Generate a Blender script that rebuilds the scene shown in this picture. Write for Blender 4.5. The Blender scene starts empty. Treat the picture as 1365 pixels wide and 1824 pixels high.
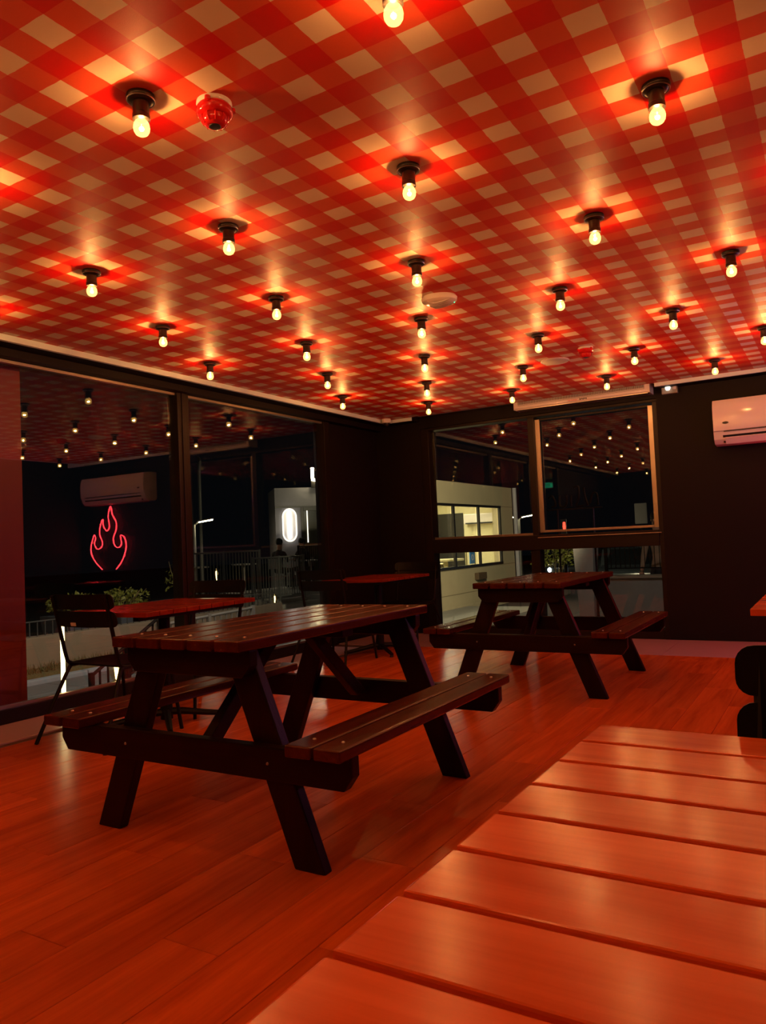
import bpy, bmesh, math, random
from mathutils import Vector, Matrix
random.seed(7)
SC = bpy.context.scene
C = SC.collection
PI = math.pi

# ---------------------------------------------------------------- camera
F_PX = 1351.1
CAM_Z, CEIL = 1.074, 2.531
def make_camera():
    p, r, th = math.radians(2.41), math.radians(-2.538), math.radians(-30.95)
    fwd = Vector((0, math.cos(p), math.sin(p))); right = Vector((1, 0, 0)); up = right.cross(fwd)
    r2 = math.cos(r)*right + math.sin(r)*up
    u2 = -math.sin(r)*right + math.cos(r)*up
    ex = Vector((math.cos(th), math.sin(th), 0)); ey = Vector((-math.sin(th), math.cos(th), 0))
    w = lambda v: Vector((v.dot(ex), v.dot(ey), v.z))
    a, b, c = w(r2), w(u2), w(-fwd)
    m = Matrix(((a.x, b.x, c.x, 0), (a.y, b.y, c.y, 0), (a.z, b.z, c.z, CAM_Z), (0, 0, 0, 1)))
    cd = bpy.data.cameras.new('camera'); cd.sensor_fit = 'HORIZONTAL'; cd.sensor_width = 36
    cd.lens = F_PX/1365*36; cd.clip_start = .02; cd.clip_end = 300
    co = bpy.data.objects.new('camera', cd); C.objects.link(co); co.matrix_world = m
    SC.camera = co
make_camera()

# ---------------------------------------------------------------- world and exposure
W = bpy.data.worlds.new('night'); SC.world = W; W.use_nodes = True
W.node_tree.nodes['Background'].inputs[0].default_value = (.010, .012, .016, 1)
W.node_tree.nodes['Background'].inputs[1].default_value = .12
vs = SC.view_settings
vs.view_transform = 'Standard'; vs.look = 'None'; vs.gamma = 1; vs.use_curve_mapping = False
vs.exposure = 0.12
LAMP = 1900.0          # strength of a ceiling lamp filament
AMBER = (1.0, .44, .15)

# ---------------------------------------------------------------- materials
MATS = {}
class NT:
    def __init__(s, name):
        s.m = bpy.data.materials.new(name); s.m.use_nodes = True
        s.t = s.m.node_tree; s.n = s.t.nodes; s.n.clear()
        s.out = s.n.new('ShaderNodeOutputMaterial')
    def add(s, kind, **kw):
        n = s.n.new('ShaderNode'+kind)
        for k, v in kw.items():
            if k.startswith('i_'):
                key = k[2:]
                key = int(key) if key.isdigit() else key.replace('_', ' ')
                n.inputs[key].default_value = v
            else: setattr(n, k, v)
        return n
    def link(s, a, b): s.t.links.new(a, b)
def rgba(c): return (c[0], c[1], c[2], 1)
def plain(name, col, rough=.5, metal=0, spec=.5, var=.12, scale=12, bump=0, coat=0):
    if name in MATS: return MATS[name]
    t = NT(name)
    b = t.add('BsdfPrincipled', i_Roughness=rough, i_Metallic=metal)
    b.inputs['Specular IOR Level'].default_value = spec
    b.inputs['Coat Weight'].default_value = coat
    tc = t.add('TexCoord'); nz = t.add('TexNoise', i_Scale=scale, i_Detail=4.0)
    t.link(tc.outputs['Object'], nz.inputs['Vector'])
    mx = t.add('MixRGB', i_1=rgba([c*(1-var) for c in col]), i_2=rgba([min(1, c*(1+var)) for c in col]))
    t.link(nz.outputs['Fac'], mx.inputs[0]); t.link(mx.outputs[0], b.inputs['Base Color'])
    if bump:
        bp = t.add('Bump', i_Strength=bump, i_Distance=.01)
        t.link(nz.outputs['Fac'], bp.inputs['Height']); t.link(bp.outputs[0], b.inputs['Normal'])
    t.link(b.outputs[0], t.out.inputs[0]); MATS[name] = t.m
    return t.m
def wood(name, dark, light, rough=.3, spec=.5, axis=1, scale=6, obj_var=.25, bump=.06, coat=0):
    """grain stretched along a local axis, tone differs from piece to piece"""
    t = NT(name)
    b = t.add('BsdfPrincipled', i_Roughness=rough)
    b.inputs['Specular IOR Level'].default_value = spec
    b.inputs['Coat Weight'].default_value = coat
    tc = t.add('TexCoord'); oi = t.add('ObjectInfo')
    off = t.add('VectorMath', operation='MULTIPLY_ADD')
    cmb = t.add('CombineXYZ'); t.link(oi.outputs['Random'], cmb.inputs[0]); t.link(oi.outputs['Random'], cmb.inputs[1])
    t.link(cmb.outputs[0], off.inputs[0]); off.inputs[1].default_value = (37, 53, 0)
    t.link(tc.outputs['Object'], off.inputs[2])
    mp = t.add('Mapping'); s = [scale*2.2]*3; s[axis] = scale*.16
    mp.inputs['Scale'].default_value = s
    t.link(off.outputs[0], mp.inputs[0])
    n1 = t.add('TexNoise', i_Scale=1.0, i_Detail=6.0, i_Roughness=.62, i_Distortion=.6); t.link(mp.outputs[0], n1.inputs['Vector'])
    mp2 = t.add('Mapping'); s2 = [scale*14]*3; s2[axis] = scale*.6; mp2.inputs['Scale'].default_value = s2
    t.link(off.outputs[0], mp2.inputs[0])
    n2 = t.add('TexNoise', i_Scale=1.0, i_Detail=3.0); t.link(mp2.outputs[0], n2.inputs['Vector'])
    rp = t.add('ValToRGB'); rp.color_ramp.elements[0].position = .3; rp.color_ramp.elements[1].position = .72
    rp.color_ramp.elements[0].color = rgba(dark); rp.color_ramp.elements[1].color = rgba(light)
    ad = t.add('Math', operation='MULTIPLY_ADD', i_1=.22); t.link(n2.outputs['Fac'], ad.inputs[0])
    ad2 = t.add('Math', operation='SUBTRACT', i_1=.11); t.link(n1.outputs['Fac'], ad2.inputs[0]); t.link(ad2.outputs[0], ad.inputs[2])
    t.link(ad.outputs[0], rp.inputs[0])
    mr = t.add('MapRange'); mr.inputs['To Min'].default_value = 1-obj_var; mr.inputs['To Max'].default_value = 1+obj_var
    t.link(oi.outputs['Random'], mr.inputs['Value'])
    mul = t.add('VectorMath', operation='SCALE'); t.link(rp.outputs[0], mul.inputs[0]); t.link(mr.outputs[0], mul.inputs['Scale'])
    t.link(mul.outputs[0], b.inputs['Base Color'])
    bp = t.add('Bump', i_Strength=bump, i_Distance=.004); t.link(n2.outputs['Fac'], bp.inputs['Height']); t.link(bp.outputs[0], b.inputs['Normal'])
    rr = t.add('MapRange'); rr.inputs['To Min'].default_value = rough*.75; rr.inputs['To Max'].default_value = rough*1.35
    t.link(n1.outputs['Fac'], rr.inputs['Value']); t.link(rr.outputs[0], b.inputs['Roughness'])
    t.link(b.outputs[0], t.out.inputs[0]); MATS[name] = t.m
    return t.m
def emit(name, col, strength):
    t = NT(name); e = t.add('Emission', i_Color=rgba(col), i_Strength=strength)
    t.link(e.outputs[0], t.out.inputs[0]); MATS[name] = t.m; return t.m
def clear_glass(name, tint=(1, 1, 1), f0=.045, rough=0.0, glow=None):
    """see-through pane or envelope whose mirror share grows towards grazing angles"""
    t = NT(name)
    lw = t.add('LayerWeight', i_Blend=.5)
    pw = t.add('Math', operation='POWER', i_1=5.0); t.link(lw.outputs['Facing'], pw.inputs[0])
    mr = t.add('MapRange'); mr.inputs['To Min'].default_value = f0; mr.inputs['To Max'].default_value = 1
    t.link(pw.outputs[0], mr.inputs['Value'])
    tr = t.add('BsdfTransparent', i_Color=rgba(tint)); gl = t.add('BsdfGlossy', i_Roughness=rough)
    gl.inputs['Color'].default_value = (1, 1, 1, 1)
    mx = t.add('MixShader'); t.link(mr.outputs[0], mx.inputs[0]); t.link(tr.outputs[0], mx.inputs[1]); t.link(gl.outputs[0], mx.inputs[2])
    last = mx
    if glow:
        e = t.add('Emission', i_Color=rgba(glow[0]), i_Strength=glow[1]); a = t.add('AddShader')
        t.link(mx.outputs[0], a.inputs[0]); t.link(e.outputs[0], a.inputs[1]); last = a
    t.link(last.outputs[0], t.out.inputs[0]); MATS[name] = t.m; return t.m
def gingham():
    t = NT('gingham_paper')
    b = t.add('BsdfPrincipled'); b.inputs['Specular IOR Level'].default_value = .20
    tc = t.add('TexCoord'); sp = t.add('SeparateXYZ'); t.link(tc.outputs['Object'], sp.inputs[0])
    nz = t.add('TexNoise', i_Scale=22.0, i_Detail=2.0); t.link(tc.outputs['Object'], nz.inputs['Vector'])
    wob = t.add('Math', operation='MULTIPLY_ADD', i_1=.03, i_2=-.015); t.link(nz.outputs['Fac'], wob.inputs[0])
    out = []
    for k, (per, c0) in enumerate(((.2105, -1.375), (.2045, 1.714))):
        a = t.add('Math', operation='MULTIPLY_ADD', i_1=1/per, i_2=-c0/per+.25+200); t.link(sp.outputs[k], a.inputs[0])
        a2 = t.add('Math', operation='ADD'); t.link(a.outputs[0], a2.inputs[0]); t.link(wob.outputs[0], a2.inputs[1])
        f = t.add('Math', operation='FRACT'); t.link(a2.outputs[0], f.inputs[0])
        g = t.add('Math', operation='GREATER_THAN', i_1=.5); t.link(f.outputs[0], g.inputs[0]); out.append(g)
    s = t.add('Math', operation='ADD'); t.link(out[0].outputs[0], s.inputs[0]); t.link(out[1].outputs[0], s.inputs[1])
    h = t.add('Math', operation='MULTIPLY', i_1=.5); t.link(s.outputs[0], h.inputs[0])
    rp = t.add('ValToRGB'); rp.color_ramp.interpolation = 'CONSTANT'
    e = rp.color_ramp.elements
    e[0].position = 0; e[0].color = (.74, .58, .44, 1)
    e[1].position = .25; e[1].color = (.66, .078, .030, 1)
    n = e.new(.75); n.color = (.62, .003, .002, 1)
    t.link(h.outputs[0], rp.inputs[0])
    n2 = t.add('TexNoise', i_Scale=1.3, i_Detail=5.0); t.link(tc.outputs['Object'], n2.inputs['Vector'])
    mr = t.add('MapRange'); mr.inputs['To Min'].default_value = .85; mr.inputs['To Max'].default_value = 1.12
    t.link(n2.outputs['Fac'], mr.inputs['Value'])
    mul = t.add('VectorMath', operation='SCALE'); t.link(rp.outputs[0], mul.inputs[0]); t.link(mr.outputs[0], mul.inputs['Scale'])
    t.link(mul.outputs[0], b.inputs['Base Color'])
    n3 = t.add('TexNoise', i_Scale=260.0, i_Detail=2.0); t.link(tc.outputs['Object'], n3.inputs['Vector'])
    bp = t.add('Bump', i_Strength=.12, i_Distance=.003); t.link(n3.outputs['Fac'], bp.inputs['Height']); t.link(bp.outputs[0], b.inputs['Normal'])
    b.inputs['Roughness'].default_value = .46
    t.link(b.outputs[0], t.out.inputs[0]); return t.m

M_GING = gingham()
M_FLOOR = wood('floor_laminate', (.42, .062, .006), (.72, .135, .016), rough=.22, spec=.22, axis=1, scale=5, obj_var=.13, bump=.03)
M_BORDER = plain('border_tile', (.46, .26, .27), rough=.32, var=.08, scale=4)
M_SUB = plain('subfloor', (.10, .035, .016), rough=.8)
M_WALL = plain('dark_wall_paint', (.008, .0034, .0034), rough=.6, var=.08, spec=.2)
M_WHITE = plain('white_paint', (.62, .60, .52), rough=.6, var=.05)
M_FRAME = plain('bronze_frame', (.014, .007, .005), rough=.4, metal=.2, spec=.3, var=.06)
M_FRAMEL = plain('brushed_frame', (.42, .34, .28), rough=.34, metal=.85, var=.06)
M_PANE = clear_glass('window_pane', tint=(.93, .95, .94), f0=.050)
M_PIC = wood('picnic_stain', (.048, .007, .0015), (.095, .017, .004), rough=.24, spec=.3, axis=1, scale=7, obj_var=.2, bump=.05)
M_PICX = wood('picnic_stain_cross_shaded', (.007, .0016, .0006), (.016, .004, .0015), rough=.36, spec=.2, axis=0, scale=7, obj_var=.2, bump=.15)  # rails darker than the planks: shade under the table put into the colour
M_PICZ = wood('picnic_stain_leg_shaded', (.007, .0016, .0006), (.016, .004, .0015), rough=.36, spec=.2, axis=2, scale=7, obj_var=.2, bump=.15)  # legs darkened the same way, for the shade below the top
M_SLAT = wood('table_slat_wood', (.60, .078, .010), (.84, .150, .026), rough=.20, spec=.32, axis=0, scale=5, obj_var=.08, bump=.03)
M_SLAT_SHADE = wood('shaded_slat_wood', (.20, .018, .003), (.32, .034, .006), rough=.22, spec=.3, axis=0, scale=5, obj_var=.08, bump=.03)  # same slat wood with shade put into its colour, for the window-side tables
M_METAL = plain('black_metal', (.006, .0045, .004), rough=.45, var=.05, spec=.22)
M_BLACK = plain('black_bakelite', (.014, .011, .010), rough=.3, var=.05)
M_STEEL = plain('steel_bolt', (.62, .62, .62), rough=.28, metal=.9)
M_ACW = plain('white_plastic', (.80, .74, .76), rough=.18, var=.02, coat=.3)
M_DARK = plain('dark_plastic', (.015, .013, .016), rough=.35)
M_REDP = plain('red_plastic', (.62, .012, .014), rough=.10, var=.05, coat=.6)
M_REDL = clear_glass('red_lens', tint=(.9, .05, .05), f0=.10)
M_BULB = clear_glass('bulb_glass', tint=(1, .9, .72), f0=.05, glow=((1, .60, .15), 1.35))
M_FIL = emit('filament', AMBER, LAMP)
M_NEON = emit('neon_red', (1, .026, .036), 42)
M_VIOLET_FILL = emit('violet_fill', (1, .36, .85), 190)  # added glow that tints the air conditioner pink-violet
M_TUBE = emit('led_tube_warm', (1, .74, .32), 6.5)
M_LED = emit('lamp_led_warm', (1, .80, .46), 60)
M_OVAL = emit('oval_sign_light', (1, .88, .72), 2.0)
M_HEAD = emit('headlight', (.86, .95, 1), 10)
M_GREEN = emit('exit_green', (.03, .8, .35), 3.0)
M_ASPH = plain('asphalt', (.045, .047, .05), rough=.85, var=.3, scale=30)
M_PAVE = plain('blue_grey_paving', (.16, .18, .20), rough=.6, var=.2, scale=8)
M_CONC = plain('concrete', (.26, .25, .235), rough=.8, var=.18, scale=5)
M_TAN = plain('tan_render', (.32, .25, .18), rough=.85, var=.15, scale=4)
M_BEIGE = plain('beige_render', (.52, .44, .29), rough=.8, var=.07, scale=3)
M_CREAM = plain('cream_interior', (.80, .72, .48), rough=.7, var=.04)
M_LILAC = plain('pale_cladding', (.38, .37, .42), rough=.6, var=.06)
M_RCOL = plain('red_column_paint', (.20, .010, .004), rough=.45, var=.1)
M_LEAF = plain('leaf', (.24, .26, .045), rough=.5, var=.45, scale=40)
M_STEM = plain('stem', (.28, .22, .10), rough=.8)
M_GRASS = plain('dry_grass', (.17, .14, .055), rough=.9, var=.5, scale=40)
M_KERB = plain('kerb_stone', (.34, .40, .48), rough=.7, var=.15)
M_SKIN = plain('skin', (.45, .25, .17), rough=.55)
M_CLOTH = plain('dark_clothes', (.03, .03, .038), rough=.9)
M_CLOTH2 = plain('tan_clothes', (.36, .25, .17), rough=.9)
M_HAIR = plain('dark_hair', (.012, .009, .008), rough=.6)
M_CAR = plain('car_paint', (.05, .06, .07), rough=.2, coat=.7, var=.04)
M_CARG = plain('car_glass', (.01, .012, .014), rough=.05)
M_TYRE = plain('tyre', (.012, .012, .012), rough=.8)
M_PLAST = plain('pale_planter', (.42, .40, .38), rough=.7, var=.05)
M_BLUE = plain('blue_print', (.03, .22, .75), rough=.5)

# ---------------------------------------------------------------- mesh helpers
class MB:
    def __init__(s): s.v = []; s.f = []
    def raw(s, vs, fs):
        o = len(s.v); s.v += [tuple(v) for v in vs]; s.f += [tuple(i+o for i in f) for f in fs]; return s
    def hexa(s, p):     # 8 points: bottom ring then top ring
        return s.raw(p, [(3, 2, 1, 0), (4, 5, 6, 7), (0, 1, 5, 4), (1, 2, 6, 5), (2, 3, 7, 6), (3, 0, 4, 7)])
    def box(s, x0, x1, y0, y1, z0, z1):
        return s.hexa([(x0, y0, z0), (x1, y0, z0), (x1, y1, z0), (x0, y1, z0), (x0, y0, z1), (x1, y0, z1), (x1, y1, z1), (x0, y1, z1)])
    def prism(s, poly, axis, a, b):
        """poly of 2-D points extruded along axis from a to b; the two other axes in order"""
        def pt(p, t):
            q = list(p); q.insert(axis, t); return tuple(q)
        n = len(poly); vs = [pt(p, a) for p in poly]+[pt(p, b) for p in poly]
        fs = [tuple(range(n)), tuple(range(2*n-1, n-1, -1))]
        fs += [(i, i+n, (i+1) % n+n, (i+1) % n) for i in range(n)]
        return s.raw(vs, fs)
    def tube(s, pts, r, n=8, closed=False):
        pts = [Vector(p) for p in pts]; m = len(pts); rings = []
        rs = r if isinstance(r, (list, tuple)) else [r]*m
        prev = None
        for i, p in enumerate(pts):
            if closed: d = pts[(i+1) % m]-pts[i-1]
            else: d = pts[min(i+1, m-1)]-pts[max(i-1, 0)]
            d.normalize()
            if prev is None:
                u = Vector((0, 0, 1)).cross(d)
                if u.length < .1: u = Vector((1, 0, 0)).cross(d)
            else: u = prev-d*prev.dot(d)
            u.normalize(); prev = u; w = d.cross(u)
            rings.append([p+rs[i]*(math.cos(2*PI*k/n)*u+math.sin(2*PI*k/n)*w) for k in range(n)])
        vs = [q for rg in rings for q in rg]; fs = []
        for i in range(m if closed else m-1):
            j = (i+1) % m
            for k in range(n): fs.append((i*n+k, i*n+(k+1) % n, j*n+(k+1) % n, j*n+k))
        if not closed: fs += [tuple(range(n-1, -1, -1)), tuple((m-1)*n+k for k in range(n))]
        return s.raw(vs, fs)
    def lathe(s, prof, n=20, cx=0, cy=0, sx=1, sy=1):
        """prof list of (r, z); r=0 at ends closes the cap"""
        vs = []; idx = []
        for r, z in prof:
            if r < 1e-6: idx.append([len(vs)]); vs.append((cx, cy, z))
            else:
                idx.append(list(range(len(vs), len(vs)+n)))
                vs += [(cx+sx*r*math.cos(2*PI*k/n), cy+sy*r*math.sin(2*PI*k/n), z) for k in range(n)]
        fs = []
        for a, b in zip(idx[:-1], idx[1:]):
            for k in range(n):
                k2 = (k+1) % n
                if len(a) == 1 and len(b) == 1: continue
                if len(a) == 1: fs.append((a[0], b[k], b[k2]))
                elif len(b) == 1: fs.append((a[k], b[0], a[k2]))
                else: fs.append((a[k], b[k], b[k2], a[k2]))
        return s.raw(vs, fs)
    def mesh(s, name, bevel=0, seg=2, smooth=False):
        me = bpy.data.meshes.new(name); bm = bmesh.new()
        for v in s.v: bm.verts.new(v)
        bm.verts.ensure_lookup_table()
        for f in s.f:
            try: bm.faces.new([bm.verts[i] for i in f])
            except ValueError: pass
        bmesh.ops.recalc_face_normals(bm, faces=bm.faces)
        if bevel:
            es = [e for e in bm.edges if len(e.link_faces) == 2 and e.calc_face_angle(0) > .5]
            bmesh.ops.bevel(bm, geom=es, offset=bevel, segments=seg, profile=.6, affect='EDGES')
        if smooth:
            for f in bm.faces: f.smooth = True
            for e in bm.edges:
                if len(e.link_faces) == 2 and e.calc_face_angle(0) > .7: e.smooth = False
        bm.to_mesh(me); bm.free(); return me
    def build(s, name, mat, parent=None, bevel=0, seg=2, smooth=False):
        me = s.mesh(name, bevel, seg, smooth); me.materials.append(mat)
        return link(name, me, parent)
def link(name, me, parent=None):
    o = bpy.data.objects.new(name, me); C.objects.link(o)
    if parent: o.parent = parent
    return o
def tag(o, label=None, cat=None, group=None, kind=None):
    if label: o['label'] = label
    if cat: o['category'] = cat
    if group: o['group'] = group
    if kind: o['kind'] = kind
    return o
def thing(name, loc, label, cat, rz=0, group=None):
    o = bpy.data.objects.new(name, None); C.objects.link(o); o.empty_display_size = .1
    o.location = loc; o.rotation_euler = (0, 0, rz); return tag(o, label, cat, group)
def struct(name, loc=(0, 0, 0)):
    o = bpy.data.objects.new(name, None); C.objects.link(o); o.location = loc; o['kind'] = 'structure'; return o
def copy_tree(o, parent=None):
    c = o.copy(); C.objects.link(c)
    if parent: c.parent = parent
    for ch in list(o.children): copy_tree(ch, c)
    return c
def rebase(o, loc):
    """move a mesh object's origin to loc, keeping the geometry where it is"""
    o.data.transform(Matrix.Translation(-Vector(loc))); o.location = loc; return o
def text_mesh(body, size, depth=.001):
    cu = bpy.data.curves.new('lettering', 'FONT'); cu.body = body; cu.size = size; cu.extrude = depth
    cu.align_x = 'CENTER'; cu.align_y = 'CENTER'; cu.resolution_u = 3
    o = bpy.data.objects.new('lettering', cu); C.objects.link(o)
    dg = bpy.context.evaluated_depsgraph_get(); me = bpy.data.meshes.new_from_object(o.evaluated_get(dg))
    bpy.data.objects.remove(o); return me
def point(loc, col, power, r, parent=None, name='lamp_light'):
    l = bpy.data.lights.new(name, 'POINT'); l.color = col; l.energy = power; l.shadow_soft_size = r
    o = bpy.data.objects.new(name, l); C.objects.link(o); o.location = loc
    if parent: o.parent = parent
    return o

# ================================================================ the room shell
XL, YB, XR, YR = -4.80, 7.93, .80, -2.7      # faces of the window wall, back wall, right wall, rear wall
GLX, GLY = -4.81, 8.03                        # glass planes
fl = MB().box(XL-.2, XR, YR, YB+.2, -.12, -.012).build('floor', M_SUB); tag(fl, kind='structure')
pw, plen, gap = .2095, 1.25, .0022
pm = MB().box(-pw/2+gap/2, pw/2-gap/2, -plen/2+gap/2, plen/2-gap/2, -.012, 0).mesh('floor_plank', bevel=.0012, seg=1); pm.materials.append(M_FLOOR)
row = 0; xs = -1.27+pw/2+9*pw
while xs-pw/2 > -4.36:
    y = 1.76+(row*.437 % 1)*plen-5*plen
    if row % 24 == 0: pass
    while y < 6.92:
        y0, y1 = max(y, YR), min(y+plen, 6.92)
        if y1-y0 > .06 and xs+pw/2 < XR+.1:
            o = link('floor_plank', pm, fl); o.location = (xs, (y0+y1)/2, 0); o.scale = (1, (y1-y0)/plen, 1)
        y += plen
    xs -= pw; row += 1
tm = MB().box(-.206, .206, -.4235, .4235, -.012, .0005).mesh('border_tile', bevel=.002, seg=1); tm.materials.append(M_BORDER)
y = -2.2
while y < 6.9:
    o = link('border_tile', tm, fl); o.location = (-4.545, y, 0); o.scale = (1.2, 1, 1); y += .85
tm2 = MB().box(-.4235, .4235, -.513, .513, -.012, .0006).mesh('border_tile', bevel=.002, seg=1); tm2.materials.append(M_BORDER)
x = -4.37
while x < .9:
    o = link('border_tile', tm2, fl); o.location = (min(x, .376), 7.435, 0); x += .85

ce = MB().box(-4.53, .50, YR+.1, 7.72, CEIL, CEIL+.03).build('ceiling', M_GING); tag(ce, kind='structure')
MB().box(XL-.2, XR+.1, YR-.1, YB+.2, CEIL+.03, CEIL+.15).build('upper_slab', M_WHITE, ce)

M_TRIM = plain('cool_white_trim', (.72, .86, .93), rough=.5, var=.04)
o = MB().box(-4.56, -4.531, YR, 7.75, CEIL-.040, CEIL+.03).build('trim_1', M_TRIM); tag(o, kind='structure')
o = MB().box(-4.53, -4.20, 7.721, 7.75, CEIL-.036, CEIL+.03).build('trim_2', M_TRIM); tag(o, kind='structure')
o = MB().box(-1.47, XR, 7.721, 7.75, CEIL-.036, CEIL+.03).build('trim_3', M_TRIM); tag(o, kind='structure')
wl = struct('wall_left')
MB().box(-4.98, -4.70, YR, YB, 2.44, CEIL+.03).build('header', M_WALL, wl, bevel=.004)
MB().box(-4.70, -4.56, YR, 7.75, CEIL-.036, CEIL+.03).build('soffit', M_WALL, wl)
MB().box(-5.02, -4.90, YR, 8.15, CEIL+.03, 3.4).build('parapet', M_WALL, wl)
MB().box(-4.98, XL, 6.86, YB, 0, 2.44).build('corner_pier', M_WALL, wl)
MB().box(-4.98, XL, YR, 1.2, 0, 2.44).build('wall_panel', M_WALL, wl)
wb = struct('wall_back')
MB().box(-4.70, -4.20, 7.75, YB, CEIL-.032, CEIL+.03).build('soffit', M_WALL, wb)
MB().box(-1.47, XR, 7.75, YB, CEIL-.032, CEIL+.03).build('soffit', M_WALL, wb)
MB().box(-5.02, XR+.15, 8.05, 8.17, CEIL+.03, 3.4).build('parapet', M_WALL, wb)
MB().box(-4.98, -4.19, YB, YB+.2, 0, CEIL+.03).build('wall_panel', M_WALL, wb)
MB().box(-1.50, XR, YB, YB+.2, 0, CEIL+.03).build('wall_panel', M_WALL, wb)
MB().box(-4.19, -1.50, YB, YB+.2, 2.415, CEIL+.03).build('header', M_WALL, wb)
wr = MB().box(XR, XR+.15, YR, YB+.2, 0, CEIL+.03).build('wall_right', M_WALL); tag(wr, kind='structure')
wre = MB().box(-4.98, XR+.15, YR-.15, YR, 0, CEIL+.03).build('wall_rear', M_WALL); tag(wre, kind='structure')

# window wall, left: floor-to-header glazing in three lights
w1 = struct('window_1')
def bar(name, x0, x1, y0, y1, z0, z1, par, m=M_FRAME, bv=.004): return MB().box(x0, x1, y0, y1, z0, z1).build(name, m, par, bevel=bv)
bar('bottom_rail', -4.88, -4.765, 1.2, 6.86, 0, .095, w1)
bar('top_rail', -4.88, -4.765, 1.2, 6.86, 2.44, 2.50, w1)
for y0, y1 in ((4.615, 4.745), (6.76, 6.86), (1.2, 1.3), (2.86, 2.93)):
    bar('mullion', -4.88, -4.76, y0, y1, .095, 2.44, w1)
bar('mullion_bead', -4.775, -4.750, 4.66, 4.70, .095, 2.44, w1)
for y0, y1 in ((1.3, 2.86), (2.93, 4.615), (4.745, 6.76)):
    bar('pane', GLX-.003, GLX+.003, y0, y1, .095, 2.44, w1, M_PANE, 0)
    for nm, a in (('glazing_bead', (y0, y1, 2.418, 2.44)), ('glazing_bead', (y0, y1, .095, .115))):
        bar(nm, -4.825, -4.785, *a, w1, M_FRAMEL if a[2] > 1 else M_FRAMEL, .002)
# window at the back: four lights round a deep transom
w2 = struct('window_2')
bar('frame_head', -4.19, -1.50, 7.95, 8.09, 2.385, 2.415, w2)
bar('frame_jamb', -4.19, -4.09, 7.93, 8.09, 0, 2.385, w2)
bar('frame_jamb', -1.545, -1.50, 7.93, 8.09, 0, 2.385, w2)
bar('bottom_rail', -4.09, -1.545, 7.94, 8.09, 0, .10, w2)
bar('transom', -4.09, -1.545, 7.92, 8.09, .935, 1.095, w2)
bar('sill_lip', -2.80, -1.52, 7.90, 7.925, 1.062, 1.072, w2, M_FRAMEL, .002)
bar('mullion', -2.87, -2.80, 7.95, 8.09, 1.095, 2.385, w2)
bar('mullion', -2.90, -2.80, 7.94, 8.09, .10, .935, w2)
bar('sash_stile', -2.80, -2.745, 7.985, 8.01, 1.12, 2.36, w2, M_FRAMEL, .003)
bar('sash_stile', -1.60, -1.545, 7.985, 8.01, 1.12, 2.36, w2, M_FRAMEL, .003)
bar('sash_rail', -2.745, -1.60, 7.985, 8.01, 1.12, 1.145, w2, M_FRAMEL, .003)
bar('sash_rail', -4.09, -2.87, 7.985, 8.01, 1.095, 1.12, w2, M_FRAMEL, .003)
bar('sash_rail', -2.745, -1.60, 7.985, 8.01, 2.345, 2.365, w2, M_FRAME, .003)
for x0, x1, z0, z1 in ((-4.09, -2.87, 1.095, 2.385), (-2.80, -1.545, 1.095, 2.385), (-4.09, -2.90, .10, .935), (-2.80, -1.545, .10, .935)):
    bar('pane', x0, x1, GLY-.003, GLY+.003, z0, z1, w2, M_PANE, 0)

# ================================================================ ceiling lamps
lamp_parts = {}
def lamp_meshes():
    can = MB().lathe([(0, 0), (.044, 0), (.046, -.006), (.043, -.016), (.034, -.022), (.027, -.024), (0, -.024)], 24).mesh('canopy', smooth=True)
    can.materials.append(M_BLACK)
    rim = MB().tube([(.043*math.cos(a), .043*math.sin(a), -.017) for a in [2*PI*k/24 for k in range(24)]], .0022, 6, True).mesh('canopy_rim', smooth=True)
    rim.materials.append(M_STEEL)
    soc = MB().lathe([(0, -.022), (.0255, -.022), (.0255, -.060), (.0275, -.062), (.0275, -.078), (.022, -.080), (0, -.080)], 20).mesh('socket', smooth=True)
    soc.materials.append(M_BLACK)
    bul = MB().lathe([(.014, -.078), (.019, -.084), (.0245, -.094), (.0262, -.105), (.0245, -.116), (.019, -.125), (.010, -.1305), (0, -.132)], 18).mesh('bulb', smooth=True)
    bul.materials.append(M_BULB)
    fil = MB().lathe([(0, -.1015), (.0045, -.1025), (.0072, -.106), (.0072, -.110), (.0045, -.1135), (0, -.1145)], 8).mesh('filament', smooth=True)
    fil.materials.append(M_FIL)
    return can, rim, soc, bul, fil
LM = lamp_meshes()
ORD = ['first', 'second', 'third', 'fourth', 'fifth', 'sixth', 'seventh', 'eighth', 'ninth', 'tenth', 'eleventh', 'twelfth']
spots = {}
O, A, B = (-1.8211, 1.6524), (.47171, .90234), (-.44983, .89248)
for i in range(-7, 10):
    for j in range(-7, 10):
        x, y = O[0]+i*A[0]+j*B[0], O[1]+i*A[1]+j*B[1]
        if -4.5 < x < .42 and -2.3 < y < 7.6: spots.setdefault(i+j, []).append((x, y))
for ri, n in enumerate(sorted(spots, reverse=True)):
    for ci, (x, y) in enumerate(sorted(spots[n])):
        t = thing('ceiling_lamp', (x, y, CEIL), 'bare amber bulb in black ceiling socket, %s row from back wall, %s from window wall' % (ORD[ri], ORD[ci]), 'lamp', group='bare bulbs on the gingham ceiling')
        t.rotation_euler.z = random.uniform(0, 6)
        c = link('canopy', LM[0], t); link('canopy_rim', LM[1], c)
        s = link('socket', LM[2], t)
        b = link('bulb', LM[3], t); link('filament', LM[4], b)

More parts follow.
